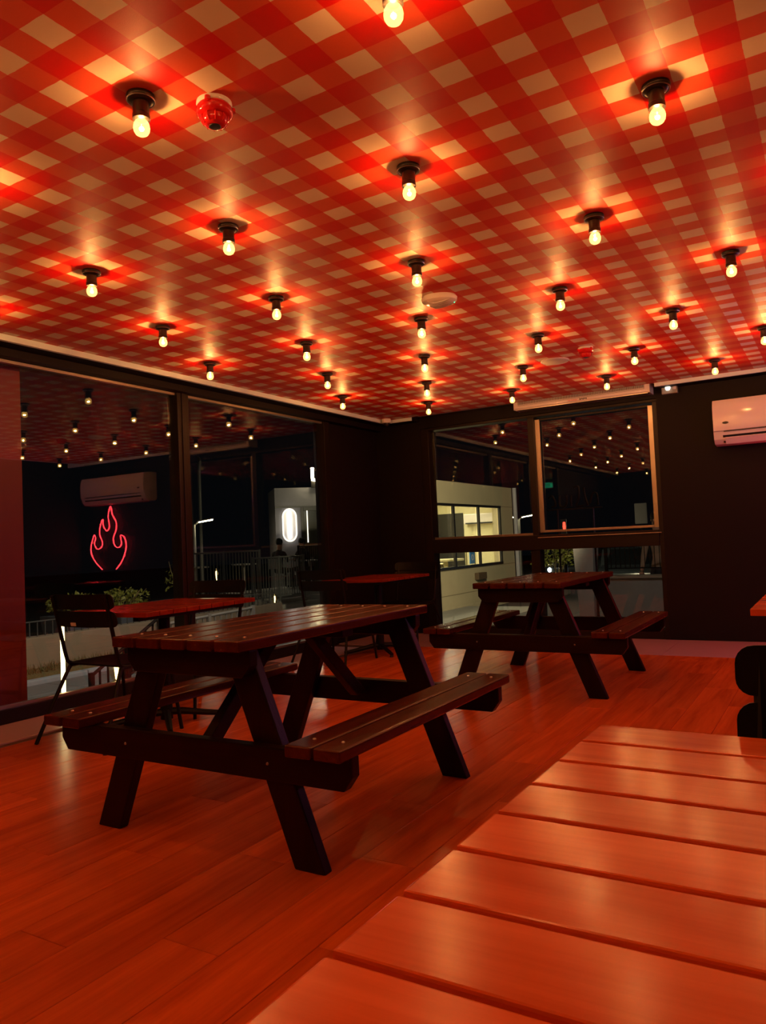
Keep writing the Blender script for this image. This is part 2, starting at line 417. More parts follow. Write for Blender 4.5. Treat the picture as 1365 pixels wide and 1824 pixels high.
# ================================================================ things on the ceiling
def fire_beacon(x, y, label, rz=0):
    t = thing('fire_alarm_beacon', (x, y, CEIL), label, 'alarm', rz, 'red alarm beacons'); t.scale = (.95, .95, .76)
    MB().lathe([(0, 0), (.060, 0), (.061, -.010), (.057, -.018), (0, -.018)], 28).build('base', M_ACW, t, smooth=True)
    MB().lathe([(0, -.018), (.056, -.018), (.062, -.030), (.062, -.052), (.054, -.062), (.046, -.064), (0, -.064)], 28).build('body', M_REDP, t, smooth=True)
    ln = MB().lathe([(.044, -.062), (.045, -.075), (.040, -.092), (.030, -.101), (.022, -.103), (0, -.103)], 24).build('lens', M_REDP, t, smooth=True)
    for k in range(10):
        a = 2*PI*k/10
        MB().tube([(.0455*math.cos(a), .0455*math.sin(a), -.064), (.046*math.cos(a), .046*math.sin(a), -.078), (.037*math.cos(a), .037*math.sin(a), -.096)], .003, 6).build('lens_rib', M_REDP, ln, smooth=True)
    MB().lathe([(0, -.1025), (.021, -.1025), (.019, -.106), (0, -.107)], 20).build('lens_cap', M_DARK, ln, smooth=True)
    for a in (0.4, 2.5, 4.6):
        MB().lathe([(0, -.012), (.010, -.014), (.011, -.030), (0, -.034)], 10, .062*math.cos(a), .062*math.sin(a)).build('lug', M_REDP, t, smooth=True)
    return t
fire_beacon(-1.66, 1.815, 'red alarm beacon on white base beside the front left bulb', .5)
fire_beacon(-1.61, 5.86, 'small red alarm beacon near the air curtain', 1.2)
t = thing('wireless_access_point', (-1.96, 4.03, CEIL), 'white oval access point with green light, beside a bulb', 'access point', .35)
prof = []
MB().lathe([(0, 0), (.10, 0), (.108, -.012), (.104, -.030), (.085, -.042), (.05, -.048), (0, -.049)], 32, sx=1.0, sy=.78).build('shell', M_ACW, t, smooth=True)
for k in range(6):
    yy = -.052+k*.021; w_ = .095*math.sqrt(max(.05, 1-(yy/.082)**2))
    MB().tube([(-w_*.9, yy, -.034), (-w_*.45, yy+.010, -.050+.1*abs(yy)*.3), (0, yy+.002, -.052+.1*abs(yy)*.3), (w_*.5, yy-.008, -.048+.1*abs(yy)*.3), (w_*.9, yy, -.034)], .0042, 6).build('ridge', M_ACW, t, smooth=True)
MB().lathe([(0, -.0395), (.004, -.0395), (.003, -.0425), (0, -.043)], 8, .088, .01).build('status_light', M_GREEN, t)
t = thing('ceiling_speaker', (-1.94, 6.12, CEIL), 'flat round white ceiling speaker beside the small red beacon', 'speaker')
MB().lathe([(0, 0), (.115, 0), (.118, -.006), (.108, -.012), (.104, -.009), (0, -.009)], 32).build('rim', M_ACW, t, smooth=True)
MB().lathe([(0, -.009), (.102, -.009), (.09, -.013), (0, -.016)], 32).build('grille', M_WHITE, t, smooth=True)
t = thing('dome_camera', (-4.47, 7.62, CEIL), 'white dome security camera in the ceiling corner', 'camera')
MB().lathe([(0, 0), (.052, 0), (.054, -.012), (.054, -.042), (.048, -.048), (0, -.048)], 24).build('housing', M_ACW, t, smooth=True)
MB().lathe([(.036, -.046), (.036, -.060), (.027, -.076), (.013, -.084), (0, -.086)], 20).build('dome', M_DARK, t, smooth=True)
t = thing('emergency_light', (-1.36, 7.93, 2.49), 'small square emergency light with white lamp above the dark wall', 'light')
MB().box(-.075, .075, -.05, 0, -.055, .045).build('case', plain('grey_case', (.30, .28, .25), rough=.4), t, bevel=.006)
MB().lathe([(0, -.025), (.018, -.02), (.026, 0), (.024, .022), (.014, .034), (0, .036)], 14, -.012, -.06).build('globe', emit('emergency_white', (1, .93, .75), 2.2), t, smooth=True)
MB().box(.035, .065, -.056, -.05, -.02, .02).build('lens', M_ACW, t, bevel=.003)

# ================================================================ air curtain and air conditioner
t = thing('air_curtain', (-2.23, 7.83, 2.455), 'long white air curtain with fine intake grille above back window', 'air curtain')
MB().prism([(-.09, .012), (-.075, 0), (.09, 0), (.09, .10), (-.09, .10)], 0, -.70, .70).build('case', M_ACW, t, bevel=.003)
MB().box(-.66, .66, -.094, -.089, .034, .098).build('grille_back', M_DARK, t)
fm = MB().box(-.0018, .0018, -.098, -.089, .046, .098).mesh('grille_fin'); fm.materials.append(M_ACW)
for k in range(110):
    o = link('grille_fin', fm, t); o.location = (-.654+k*.012, 0, 0)
for z in (.037, .044): MB().box(-.66, .66, -.098, -.089, z-.0022, z+.0022).build('grille_bar', M_ACW, t)
for sx in (-1, 1): MB().box(sx*.70-.006*(1+sx)/2-.0, sx*.70+.012*(sx > 0)-.012*(sx < 0)+.006*(sx < 0), -.096, .09, -.004, .10).build('end_cap', M_ACW, t, bevel=.002)
MB().box(-.69, .69, -.07, .04, -.003, .0005).build('outlet', M_DARK, t)
MB().box(-.69, .69, -.076, -.070, -.008, .002).build('outlet_lip', M_STEEL, t)
me = text_mesh('NATIONAL', .020); me.materials.append(emit('print_red', (.75, .05, .04), .25) if False else plain('print_red', (.7, .03, .02)))
o = link('lettering', me, t); o.location = (-.06, -.0905, .020); o.rotation_euler = (PI/2, 0, 0); o['label'] = 'red printed maker lettering'
mb = MB()
for k in range(7): mb.box(.012+k*.011, .020+k*.011, -.0915, -.09, .012+(k % 3)*.003, .030-(k % 2)*.004)
mb.build('printed_mark', M_DARK, t)

t = thing('air_conditioner', (-.25, YB, 1.86), 'large white split air conditioner tinted pink on dark back wall', 'air conditioner')
prof = [(0, .03), (-.05, 0), (-.17, .01), (-.215, .05), (-.235, .12), (-.24, .25), (-.232, .36), (-.205, .415), (-.16, .43), (0, .43)]
MB().prism(prof, 0, -.71, .71).build('body', M_ACW, t, bevel=.006, smooth=True)
MB().prism([(-.240, .125), (-.250, .13), (-.252, .25), (-.244, .365), (-.22, .42), (-.21, .416)], 0, -.706, .706).build('front_panel', M_ACW, t, bevel=.003, smooth=True)
MB().prism([(-.238, .118), (-.243, .118), (-.243, .127), (-.238, .127)], 0, -.62, .62).build('panel_gap', M_DARK, t)
MB().prism([(-.150, .008), (-.190, .022), (-.232, .085), (-.226, .088), (-.188, .034), (-.150, .016)], 0, -.63, .63).build('outlet', M_DARK, t)
MB().prism([(-.200, .004), (-.245, .060), (-.241, .066), (-.196, .012)], 0, -.61, .61).build('louver', M_ACW, t, bevel=.002)
bd = MB().lathe([(0, 0), (.028, 0), (.028, .004), (0, .004)], 20, sy=.42).build('badge', M_DARK, t)
bd.location = (-.60, -.2515, .20); bd.rotation_euler = (PI/2, 0, 0)
rim = MB().lathe([(.024, .0035), (.025, .0052), (.026, .0035)], 20, sy=.42).build('badge_rim', M_STEEL, bd)

# neon flame on the back wall under the air conditioner (seen mirrored in the window wall)
def smooth_path(pts, n=5):
    out = []
    for i in range(len(pts)-1):
        p0, p1, p2, p3 = pts[max(i-1, 0)], pts[i], pts[i+1], pts[min(i+2, len(pts)-1)]
        for k in range(n):
            u = k/n
            out.append(tuple(.5*((2*p1[d])+(-p0[d]+p2[d])*u+(2*p0[d]-5*p1[d]+4*p2[d]-p3[d])*u*u+(-p0[d]+3*p1[d]-3*p2[d]+p3[d])*u**3) for d in range(len(p1))))
    return out+[tuple(pts[-1])]
FP = [(745, 530), (705, 480), (675, 420), (668, 370), (680, 310), (695, 265), (704, 290), (695, 335), (715, 373), (745, 360), (752, 320), (735, 265), (740, 200), (760, 147), (762, 200), (785, 238), (805, 210), (798, 130), (812, 62), (822, 70), (828, 120), (850, 170), (852, 230), (832, 290), (835, 345), (860, 370), (885, 345), (880, 280), (905, 295), (917, 350), (905, 420), (880, 480), (845, 530)]
t = thing('neon_flame_sign', (.11, YB-.035, .87), 'red neon tube bent into the outline of a flame', 'neon sign')
pts = [(-(a-793)*.0033, 0, (530-b)*.00205) for a, b in FP]     # left-right flipped: the window shows it mirrored
MB().tube([(x, y, z) for x, y, z in smooth_path(pts, 5)], .0062, 8).build('neon_tube', M_NEON, t, smooth=True)
for x, z in ((.16, .0), (-.17, .0), (.40, .30), (-.40, .30), (-.06, .90)):
    MB().tube([(x, .034, z), (x, .004, z)], .006, 6).build('standoff', M_STEEL, t)
t = thing('added_violet_tube', (XR-.04, 6.0, 1.6), 'straight violet tube added on right wall to tint the air conditioner', 'neon sign')  # unseen tube, added for its tint on the air conditioner
MB().tube([(0, -.33, 0), (0, .33, 0)], .009, 8).build('neon_tube', M_VIOLET_FILL, t, smooth=True)
for y in (-.3, .3): MB().tube([(.038, y, 0), (.008, y, 0)], .007, 6).build('standoff', M_STEEL, t)
# green exit sign high on the rear wall, seen as a reflection
t = thing('exit_sign', (-3.3, YR+.03, 2.38), 'small green lit exit sign on rear wall', 'sign')
MB().box(-.17, .17, -.025, .02, -.08, .08).build('case', M_ACW, t, bevel=.004)
MB().box(-.15, .15, .02, .024, -.065, .065).build('lit_panel', M_GREEN, t)
me = text_mesh('EXIT', .085); me.materials.append(M_ACW); o = link('lettering', me, t); o.location = (0, .0255, 0); o.rotation_euler = (PI/2, 0, PI)

# ================================================================ picnic tables
def picnic_table(loc, label):
    t = thing('picnic_table', loc, label, 'picnic table', group='dark picnic tables')
    w, g = .1165, .013
    for k in range(5):
        x = (k-2)*(w+g)
        o = MB().box(-w/2, w/2, -.68, .68, -.02, .02).build('top_plank', M_PIC, t, bevel=.009, seg=3); o.location = (x, 0, .75)
        for s in (-1, 1):
            b_ = MB().lathe([(0, .004), (.005, .003), (.007, 0), (0, 0)], 8).build('bolt', M_STEEL, o); b_.location = (0, s*.585, .0195)
    for s in (-1, 1):
        for k in range(2):
            x = s*(.555+k*.113)
            o = MB().box(-.0515, .0515, -.695, .695, -.02, .02).build('bench_plank', M_PIC, t, bevel=.009, seg=3); o.location = (x, 0, .43)
            for e in (-1, 1):
                b_ = MB().lathe([(0, .004), (.005, .003), (.007, 0), (0, 0)], 8).build('bolt', M_STEEL, o); b_.location = (0, e*.598, .0195)
    for e in (-1, 1):
        y0, y1 = sorted((e*.528, e*.573)); r0, r1 = sorted((e*.573, e*.618))
        for s in (-1, 1):
            foot, top = s*.495, s*.205
            hw = .062
            MB().hexa([(foot-hw, y0, 0), (foot+hw, y0, 0), (foot+hw, y1, 0), (foot-hw, y1, 0),
                       (top-hw, y0, .73), (top+hw, y0, .73), (top+hw, y1, .73), (top-hw, y1, .73)]).build('leg', M_PICZ, t, bevel=.006)
        MB().prism([(-.27, .632), (.27, .632), (.305, .675), (.305, .73), (-.305, .73), (-.305, .675)], 1, r0, r1).build('top_rail', M_PICX, t, bevel=.005)
        br = MB().prism([(-.675, .298), (.675, .298), (.71, .345), (.71, .41), (-.71, .41), (-.71, .345)], 1, r0, r1).build('bench_rail', M_PICX, t, bevel=.005)
        for s in (-1, 1):
            for dx in (.02,):
                b_ = MB().lathe([(0, .004), (.004, .0035), (.006, 0), (0, 0)], 8).build('bolt', M_STEEL, br)
                b_.location = (s*.35+dx, e*.618, .355); b_.rotation_euler = (-e*PI/2, 0, 0)
        ya, yb = e*.10, e*.52
        MB().hexa([(-.022, yb-.045, .35), (.022, yb-.045, .35), (.022, yb+.045, .35), (-.022, yb+.045, .35),
                   (-.022, ya-.045, .73), (.022, ya-.045, .73), (.022, ya+.045, .73), (-.022, ya+.045, .73)]).build('brace', M_PICZ, t, bevel=.005)
    MB().box(-.30, .30, -.04, .04, .70, .73).build('middle_batten', M_PICX, t, bevel=.004)
    return t
picnic_table((-2.06, 2.61, 0), 'large dark picnic table with attached benches in the left foreground')
picnic_table((-1.91, 5.565, 0), 'dark picnic table with attached benches standing by the back window')

# ================================================================ slatted tables
def slat_table(loc, rz, sx, n, label, mat=None):
    t = thing('slatted_table', loc, label, 'table', rz, 'slatted wooden tables')
    p = .1155; L = n*p
    sm = MB().box(-sx/2, sx/2, -p/2+.0045, p/2-.0045, -.014, .014).mesh('slat', bevel=.003, seg=2); sm.materials.append(mat or M_SLAT)
    for k in range(n):
        o = link('slat', sm, t); o.location = (0, (k-(n-1)/2)*p, .736)
    for s in (-1, 1):
        MB().box(s*(sx/2-.10)-.02, s*(sx/2-.10)+.02, -L/2+.03, L/2-.03, .697, .722).build('frame_bar', M_METAL, t, bevel=.002)
    MB().box(-sx/2+.10, sx/2-.10, -.025, .025, .690, .722).build('cross_bar', M_METAL, t, bevel=.002)
    MB().lathe([(0, .03), (.038, .03), (.038, .69), (0, .69)], 16).build('column', M_METAL, t, smooth=True)
    for k in range(4):
        a = PI/4+k*PI/2; c_, s_ = math.cos(a), math.sin(a)
        ft = MB().tube([(.02*c_, .02*s_, .075), (.10*c_, .10*s_, .070), (.24*c_, .24*s_, .045), (.37*c_, .37*s_, .026)], [.024, .022, .019, .016], 8).build('foot', M_METAL, t, smooth=True)
        MB().lathe([(0, 0), (.017, 0), (.018, .012), (.012, .02), (0, .02)], 10, .355*c_, .355*s_).build('foot_glide', M_DARK, ft)
    return t
slat_table((.02, .675, 0), 0, .78, 11, 'red-brown slatted table filling the near right foreground')
slat_table((.075, 3.93, 0), 0, .80, 10, 'slatted table cut off by the right edge of the view')
slat_table((-3.72, 3.43, 0), math.radians(5), .68, 9, 'slatted table by the window between two black chairs', M_SLAT_SHADE)
slat_table((-3.97, 6.46, 0), math.radians(3), .66, 9, 'dim slatted table in the dark room corner', M_SLAT_SHADE)

# ================================================================ metal chairs
def chair(loc, rz, label, plate=False):
    t = thing('metal_chair', loc, label, 'chair', rz, 'black metal chairs')
    for s in (-1, 1):
        x = s*.225
        MB().tube(smooth_path([(x*1.33, -.365, 0), (x*1.16, -.275, .22), (x*1.02, -.195, .40), (x, -.17, .435)], 4)+[(x, -.05, .435), (x, .15, .435)], .0115, 8).build('rear_leg', M_METAL, t, smooth=True)
        MB().tube([(x*1.1, .245, 0), (x*1.02, .215, .24), (x, .195, .40), (x, .17, .437)], .0115, 8).build('front_leg', M_METAL, t, smooth=True)
        MB().tube(smooth_path([(x, .02, .437), (x, -.12, .437), (x*1.0, -.185, .452), (x*1.02, -.205, .50), (x*1.03, -.24, .66), (x*1.03, -.285, .855)], 5), .0115, 8).build('back_post', M_METAL, t, smooth=True)
    # seat: gently dished sheet
    nx, ny = 8, 8; vs = []; fs = []
    for zoff in (0, -.006):
        for i in range(ny+1):
            for j in range(nx+1):
                u, v = j/nx*2-1, i/ny*2-1
                k = 1-.10*abs(v)**4*abs(u)
                vs.append((u*.235*k, v*.21+.01, .452-.012*(1-u*u)*(1-v*v)-.012*max(0, v-.6)*2+zoff))
    n1 = (nx+1)*(ny+1)
    for i in range(ny):
        for j in range(nx):
            a = i*(nx+1)+j; q = (a, a+1, a+nx+2, a+nx+1)
            fs.append(q); fs.append(tuple(x_+n1 for x_ in q[::-1]))
    ringi = [j for j in range(nx+1)]+[i*(nx+1)+nx for i in range(1, ny+1)]+[ny*(nx+1)+j for j in range(nx-1, -1, -1)]+[i*(nx+1) for i in range(ny-1, 0, -1)]
    for a, b in zip(ringi, ringi[1:]+ringi[:1]): fs.append((a, a+n1, b+n1, b))
    MB().raw(vs, fs).build('seat', M_METAL, t, smooth=True)
    # two curved back bands with round corners
    def band(z0, z1, yb):
        W2, R = .270, .030; hz = (z1-z0)/2; zc = (z0+z1)/2; nseg = 32; vs = []; fs = []
        for lay in (0, .006):
            for k in range(nseg+1):
                u = math.sin(PI*(k/nseg-.5)); x = u*W2
                e = W2-abs(x); hh = hz if e >= R else hz-R+math.sqrt(max(0, R*R-(R-e)**2))
                yy = .045*(abs(u)**2)-lay
                for zz in (-hh, hh):
                    z = zc+zz; vs.append((x, yb-.21*(z-.66)*.92+yy-.03, z))
        m = (nseg+1)*2
        for k in range(nseg):
            a = 2*k; fs.append((a, a+2, a+3, a+1)); fs.append((a+m, a+1+m, a+3+m, a+2+m))
            fs.append((a, a+m, a+2+m, a+2)); fs.append((a+1, a+3, a+3+m, a+1+m))
        fs.append((0, 1, 1+m, m)); e = 2*nseg; fs.append((e, e+m, e+1+m, e+1))
        return MB().raw(vs, fs).build('back_band', M_METAL, t, smooth=True)
    band(.775, .862, -.238); lo = band(.672, .764, -.238)
    if plate: 
        o = MB().box(-.022, .022, -.004, 0, -.010, .010).build('maker_plate', M_ACW, lo); o.location = (-.05, -.278, .69); o.rotation_euler = (.19, 0, 0)
        o['label'] = 'small white plate'
    MB().tube([(-.22, -.13, .436), (.22, -.13, .436)], .009, 6).build('seat_rail', M_METAL, t)
    MB().tube([(-.22, .15, .436), (.22, .15, .436)], .009, 6).build('seat_rail', M_METAL, t)
    return t
chair((-3.77, 3.12, 0), 0, 'black metal chair with small white plate, left of the window table', True)
chair((-3.88, 3.83, 0), PI, 'black metal chair behind the window table, facing the camera')
chair((-4.06, 5.88, 0), 0, 'black metal chair in front of the dark corner table')
chair((-3.97, 7.02, 0), PI, 'black metal chair behind the corner table against back wall')
chair((.094, 1.245, 0), PI, 'black metal chair at the far end of the foreground table')

# ================================================================ outside: ground
gs = struct('ground')
MB().box(-60, -4.98, -30, 60, -.60, -.40).build('street_surface', M_ASPH, gs)
MB().box(-4.98, 60, 8.15, 60, -.60, -.40).build('street_surface', M_ASPH, gs)
pv = MB()
n = 0
pvm = MB().box(-.296, .296, -.296, .296, -.02, .0).mesh('paving_slab', bevel=.004, seg=1); pvm.materials.append(M_PAVE)
MB().box(-7.38, -4.98, 2, 14.2, -.40, -.27).build('pavement_bed', M_CONC, gs)
for ix in range(4):
    for iy in range(12):
        o = link('paving_slab', pvm, gs); o.location = (-5.29-ix*.6, 3.0+iy*.6, -.25)
MB().box(-4.98, -1.0, 8.15, 11.0, -.40, -.27).build('pavement_bed', M_CONC, gs)
for ix in range(6):
    for iy in range(4):
        o = link('paving_slab', pvm, gs); o.location = (-4.6+ix*.6, 8.47+iy*.6, -.25)
# kerb, grass strip, low wall with a small railing
km = MB().box(-.06, .06, -.445, .445, -.15, .05).mesh('kerb_stone', bevel=.012); km.materials.append(M_KERB)
t = thing('kerb', (-7.42, 6.5, -.25), 'pale blue kerb stones along the street outside', 'kerb')
for k in range(8):
    o = link('kerb_stone', km, t); o.location = (0, -3.1+k*.9, 0)
gm = MB(); gv = []; gf = []
MB().box(-7.95, -7.48, 3.0, 10, -.40, -.17).build('verge_soil', M_GRASS, gs)
for k in range(2600):
    x, y = random.uniform(-7.88, -7.55), random.uniform(3.2, 9.5); hgt = random.uniform(.03, .11); a = random.uniform(0, PI); dx, dy = .006*math.cos(a), .006*math.sin(a); lx, ly = random.uniform(-.05, .05), random.uniform(-.05, .05)
    i = len(gv); gv += [(x-dx, y-dy, -.172), (x+dx, y+dy, -.172), (x+lx, y+ly, -.172+hgt)]; gf.append((i, i+1, i+2))
o = MB().raw(gv, gf).build('grass', M_GRASS); tag(o, 'dry grass strip between kerb and low wall outside', 'grass', kind='stuff')
t = thing('low_wall', (-8.05, 6.5, -.30), 'low tan rendered wall with thin railing outside the window', 'wall')
MB().box(-.10, .10, -3.6, 3.4, 0, .48).build('wall_body', M_TAN, t, bevel=.01)
M_GREYM = plain('grey_metal', (.085, .09, .09), rough=.5)  # grey low-wall rail; also the lit tone of black terrace bars
MB().box(-.012, .012, -3.5, 3.3, .648, .662).build('rail', M_GREYM, t)
bm_ = MB().box(-.005, .005, -.005, .005, .48, .65).mesh('baluster'); bm_.materials.append(M_GREYM)
for k in range(68):
    o = link('baluster', bm_, t); o.location = (0, -3.4+k*.1, 0)

# red column and cream return just outside the glass
t = thing('red_column', (-5.05, 3.17, -.27), 'deep red painted column just outside the left window', 'column')
MB().box(-.10, .10, -.20, .125, 0, 3.0).build('shaft', M_RCOL, t, bevel=.006)
MB().box(-.115, .115, -.21, .14, 0, .10).build('base_plate', M_RCOL, t, bevel=.006)
t = thing('cream_post', (-5.13, 2.90, -.27), 'pale cream post left of the red column outside', 'post')
MB().box(-.10, .10, -.10, .055, 0, 3.0).build('shaft', plain('cream_post_paint', (.42, .36, .26), rough=.7), t, bevel=.006)
MB().box(-.106, .106, -.106, .06, .30, .46).build('dark_band', M_DARK, t, bevel=.003)

# light tube outside, then bulb reflections built as small standing lamps
t = thing('light_column', (-5.16, 3.735, -.25), 'tall glowing warm light tube outside, behind the left chair', 'outdoor light')
MB().lathe([(0, 0), (.05, 0), (.05, .02), (.022, .03), (0, .03)], 14).build('base', M_METAL, t, smooth=True)
MB().lathe([(0, .27), (.014, .275), (.016, .30), (.016, .79), (.013, .81), (0, .812)], 12).build('tube', M_TUBE, t, smooth=True)
MB().lathe([(0, .03), (.016, .03), (.016, .27), (0, .27)], 12).build('post', M_METAL, t, smooth=True)
MB().lathe([(0, .812), (.022, .812), (.024, .83), (.006, .85), (0, .93)], 12).build('cap', M_METAL, t, smooth=True)
def reflected_bulb(loc, s, label):  # stands in for a pendant bulb mirrored in the window glass
    t = thing('reflected_bulb', loc, label, 'outdoor light', group='bulb reflections built outside')
    t.scale = (s, s, s)
    MB().lathe([(0, 0), (.06, 0), (.06, .02), (.02, .03), (.02, .28), (.035, .30), (0, .30)], 14).build('post', M_METAL, t, smooth=True)
    MB().lathe([(.028, .30), (.055, .36), (.062, .42), (.05, .48), (.03, .51), (0, .515)], 16).build('globe', MATS['reflected_bulb_glass'], t, smooth=True)
    MB().lathe([(0, .31), (.010, .32), (.020, .42), (.018, .47), (0, .475)], 10).build('filament', M_TUBE, t, smooth=True)
clear_glass('reflected_bulb_glass', (1, .9, .7), .06)
reflected_bulb((-5.17, 4.24, -.25), .98, 'small warm bulb reflection built outside under the chair seat')
reflected_bulb((-9.3, 11.35, -.25), .9, 'warm bulb reflection built on the concrete slope outside')
reflected_bulb((-11.9, 12.55, .0), 1.35, 'dim bulb reflection built behind the terrace railing')

# unseen lamps added above the windows to brighten the street and the neighbours
def added_flood(loc, rz, power, label, col=(1, .80, .50), tilt=50, cone=150):
    t = thing('added_fill_light', loc, label, 'outdoor light', rz, 'added fill lights')
    MB().box(-.16, .16, 0, .10, -.06, .10).build('housing', M_METAL, t, bevel=.01)
    MB().box(-.14, .14, .02, .09, -.066, -.058).build('lens', M_OVAL, t)
    l = bpy.data.lights.new('fill_spot', 'SPOT'); l.energy = power; l.color = col; l.spot_size = math.radians(cone); l.spot_blend = .6; l.shadow_soft_size = .08
    o = bpy.data.objects.new('fill_spot', l); C.objects.link(o); o.parent = t; o.location = (0, .12, -.08); o.rotation_euler = (math.radians(tilt), 0, 0)
added_flood((-3.0, 8.17, 3.1), math.radians(31), 1250, 'unseen fill light added above the back window', (1, .84, .50), 72, 62)
added_flood((-1.2, 8.17, 3.1), 0, 60, 'unseen fill light added above the dark wall', (1, .95, .85))
added_flood((-5.0, 4.0, 3.0), PI/2, 110, 'unseen fill light added above the left window')
added_flood((-5.0, 6.6, 3.0), PI/2, 130, 'unseen fill light added near the building corner', (1, .9, .75))
# planters and shrubs behind the low wall
def leafy(t, R, H, n, z0, leaf=.035):
    rnd = random.Random(n); vs = []; fs = []
    mb = MB()
    for k in range(14):
        a = rnd.uniform(0, 2*PI); r = R*rnd.uniform(.3, .95)
        mb.tube([(0+r*.2*math.cos(a), r*.2*math.sin(a), z0), (r*.6*math.cos(a), r*.6*math.sin(a), z0+H*.5), (r*math.cos(a), r*math.sin(a), z0+H*rnd.uniform(.7, 1))], [.008, .006, .003], 5)
    mb.build('stems', M_STEM, t)
    for k in range(n):
        a = rnd.uniform(0, 2*PI); r = R*math.sqrt(rnd.uniform(0, 1)); z = z0+H*(.35+.65*rnd.random())*(1-.25*(r/R)**2)
        c = Vector((r*math.cos(a), r*math.sin(a), z)); u = Vector((rnd.uniform(-1, 1), rnd.uniform(-1, 1), rnd.uniform(-.3, .9))).normalized(); w_ = u.cross(Vector((rnd.uniform(-1, 1), rnd.uniform(-1, 1), .3))).normalized()
        s = leaf*rnd.uniform(.7, 1.3); i = len(vs)
        vs += [tuple(c-u*s), tuple(c+w_*s*.55+u.cross(w_)*s*.12), tuple(c+u*s), tuple(c-w_*s*.55+u.cross(w_)*s*.12)]; fs += [(i, i+1, i+2), (i, i+2, i+3)]
    o = MB().raw(vs, fs).build('foliage', M_LEAF, t); o['kind'] = 'stuff'
def planter(loc, R, H, n, label, box=True, rz=0):
    t = thing('potted_shrub', loc, label, 'shrub', rz, 'shrubs in planters outside')
    MB().hexa([(-.26, -.26, 0), (.26, -.26, 0), (.26, .26, 0), (-.26, .26, 0), (-.32, -.32, .55), (.32, -.32, .55), (.32, .32, .55), (-.32, .32, .55)]).build('planter', plain('grey_planter', (.12, .13, .17), rough=.7), t, bevel=.012)
    MB().box(-.29, .29, -.29, .29, .50, .54).build('soil', M_GRASS, t)
    leafy(t, R, H, n, .54)
planter((-9.0, 6.72, -.25), .36, .30, 420, 'low round green shrub seen over the left chair back')
planter((-8.9, 7.45, -.32), .38, .40, 320, 'loose green shrub with bare stems behind the window table')
planter((-8.9, 8.55, -.20), .22, .62, 120, 'sparse thin shrub in grey planter beside the window mullion')

# stair with black handrail going down, steps up to the terrace
def railing(name, a, b, h, nb, label, mat=M_METAL, cat='railing', group='black railings outside', rt=.018, br=.008):
    """straight balustrade from a to b (feet), h high"""
    a, b = Vector(a), Vector(b); t = thing(name, a, label, cat, group=group); d = b-a
    MB().tube([(0, 0, h), tuple(d+Vector((0, 0, h)))], rt, 8).build('handrail', mat, t, smooth=True)
    MB().tube([(0, 0, .10), tuple(d+Vector((0, 0, .10)))], rt*.8, 6).build('bottom_rail', mat, t)
    me = MB().box(-br, br, -br, br, .10, h).mesh('baluster'); me.materials.append(mat)
    for k in range(nb+1):
        o = link('baluster', me, t); o.location = d*(k/nb)
    pm_ = MB().box(-.022, .022, -.022, .022, 0, h+.03).mesh('post'); pm_.materials.append(mat)
    for k in (0, .5, 1):
        o = link('post', pm_, t); o.location = d*k
    return t
railing('stair_railing', (-6.3, 4.87, -.50), (-6.3, 5.75, -.02), .42, 9, 'black sloping stair railing outside beneath the window table')
railing('stair_railing', (-6.6, 6.0, -.35), (-6.6, 7.6, -.30), .62, 16, 'grey low railing seen under the window table top', M_CONC)
t = thing('terrace', (-12.6, 13.5, -.40), 'raised concrete terrace across the street', 'terrace')
MB().box(-1.2, 1.2, -2.6, 4.0, 0, .38).build('slab', M_CONC, t, bevel=.01)
for k in range(4):
    MB().box(1.2+k*.28, 1.5+k*.28, -.2, 1.4, 0, .30-k*.09).build('step', M_CONC, t, bevel=.008)
MB().box(1.2, 3.2, 1.6, 3.4, 0, .30).build('ramp', M_CONC, t, bevel=.01)
railing('terrace_railing', (-11.55, 11.2, -.015), (-11.55, 13.6, -.015), 1.06, 24, 'long black railing along the terrace across the street', M_GREYM)  # black bars lightened in colour in place of light falling on them
railing('terrace_railing', (-10.4, 12.0, -.05), (-10.4, 13.75, -.05), .94, 20, 'nearer black railing beside the terrace steps', M_GREYM)
railing('terrace_railing', (-11.9, 15.55, -.015), (-11.9, 17.4, -.015), 1.12, 20, 'black railing in front of the seated diners')
# bistro tables on the terrace
def bistro(loc, label):
    t = thing('terrace_table', loc, label, 'table', group='small terrace tables')
    MB().lathe([(0, .72), (.32, .72), (.32, .75), (0, .75)], 20).build('top', M_PLAST, t, smooth=True)
    MB().lathe([(0, 0), (.2, 0), (.2, .02), (.03, .04), (.03, .72), (0, .72)], 14).build('pedestal', M_PLAST, t, smooth=True)
bistro((-12.9, 12.9, -.02), 'white pedestal table on terrace near the street lamp')
bistro((-12.9, 14.6, -.02), 'white pedestal table on terrace below the oval sign')
bistro((-12.35, 16.65, -.02), 'small table between the seated diners on the terrace')

# white building with the oval sign
BR = math.radians(-45)
t = thing('pale_building', (-14.4, 17.75, -.40), 'pale grey building with oval light and glass door', 'building', BR)
MB().box(-2.0, 0, 0, 4.0, 0, 3.28).build('wall', M_LILAC, t)
MB().box(-.02, .03, 0, 4.0, 2.68, 2.72).build('string_course', M_DARK, t)
MB().box(-.01, .03, .76, .84, 0, 2.68).build('door_frame', M_DARK, t, bevel=.004)
MB().box(-.01, .05, .84, 3.4, 2.58, 2.68).build('door_frame', M_DARK, t, bevel=.004)
MB().box(-.01, .03, 1.32, 1.38, 0, 2.58).build('door_frame', M_DARK, t, bevel=.004)
plain('door_dark_glass', (.06, .055, .04), rough=.15)
MB().box(0, .012, .84, 1.32, 0, 2.58).build('door_glass', MATS['door_dark_glass'], t)
MB().box(0, .012, 1.38, 3.4, 0, 2.58).build('door_glass', MATS['door_dark_glass'], t)
MB().box(.012, .03, .94, .97, 1.62, 2.58).build('light_strip', M_OVAL, t)
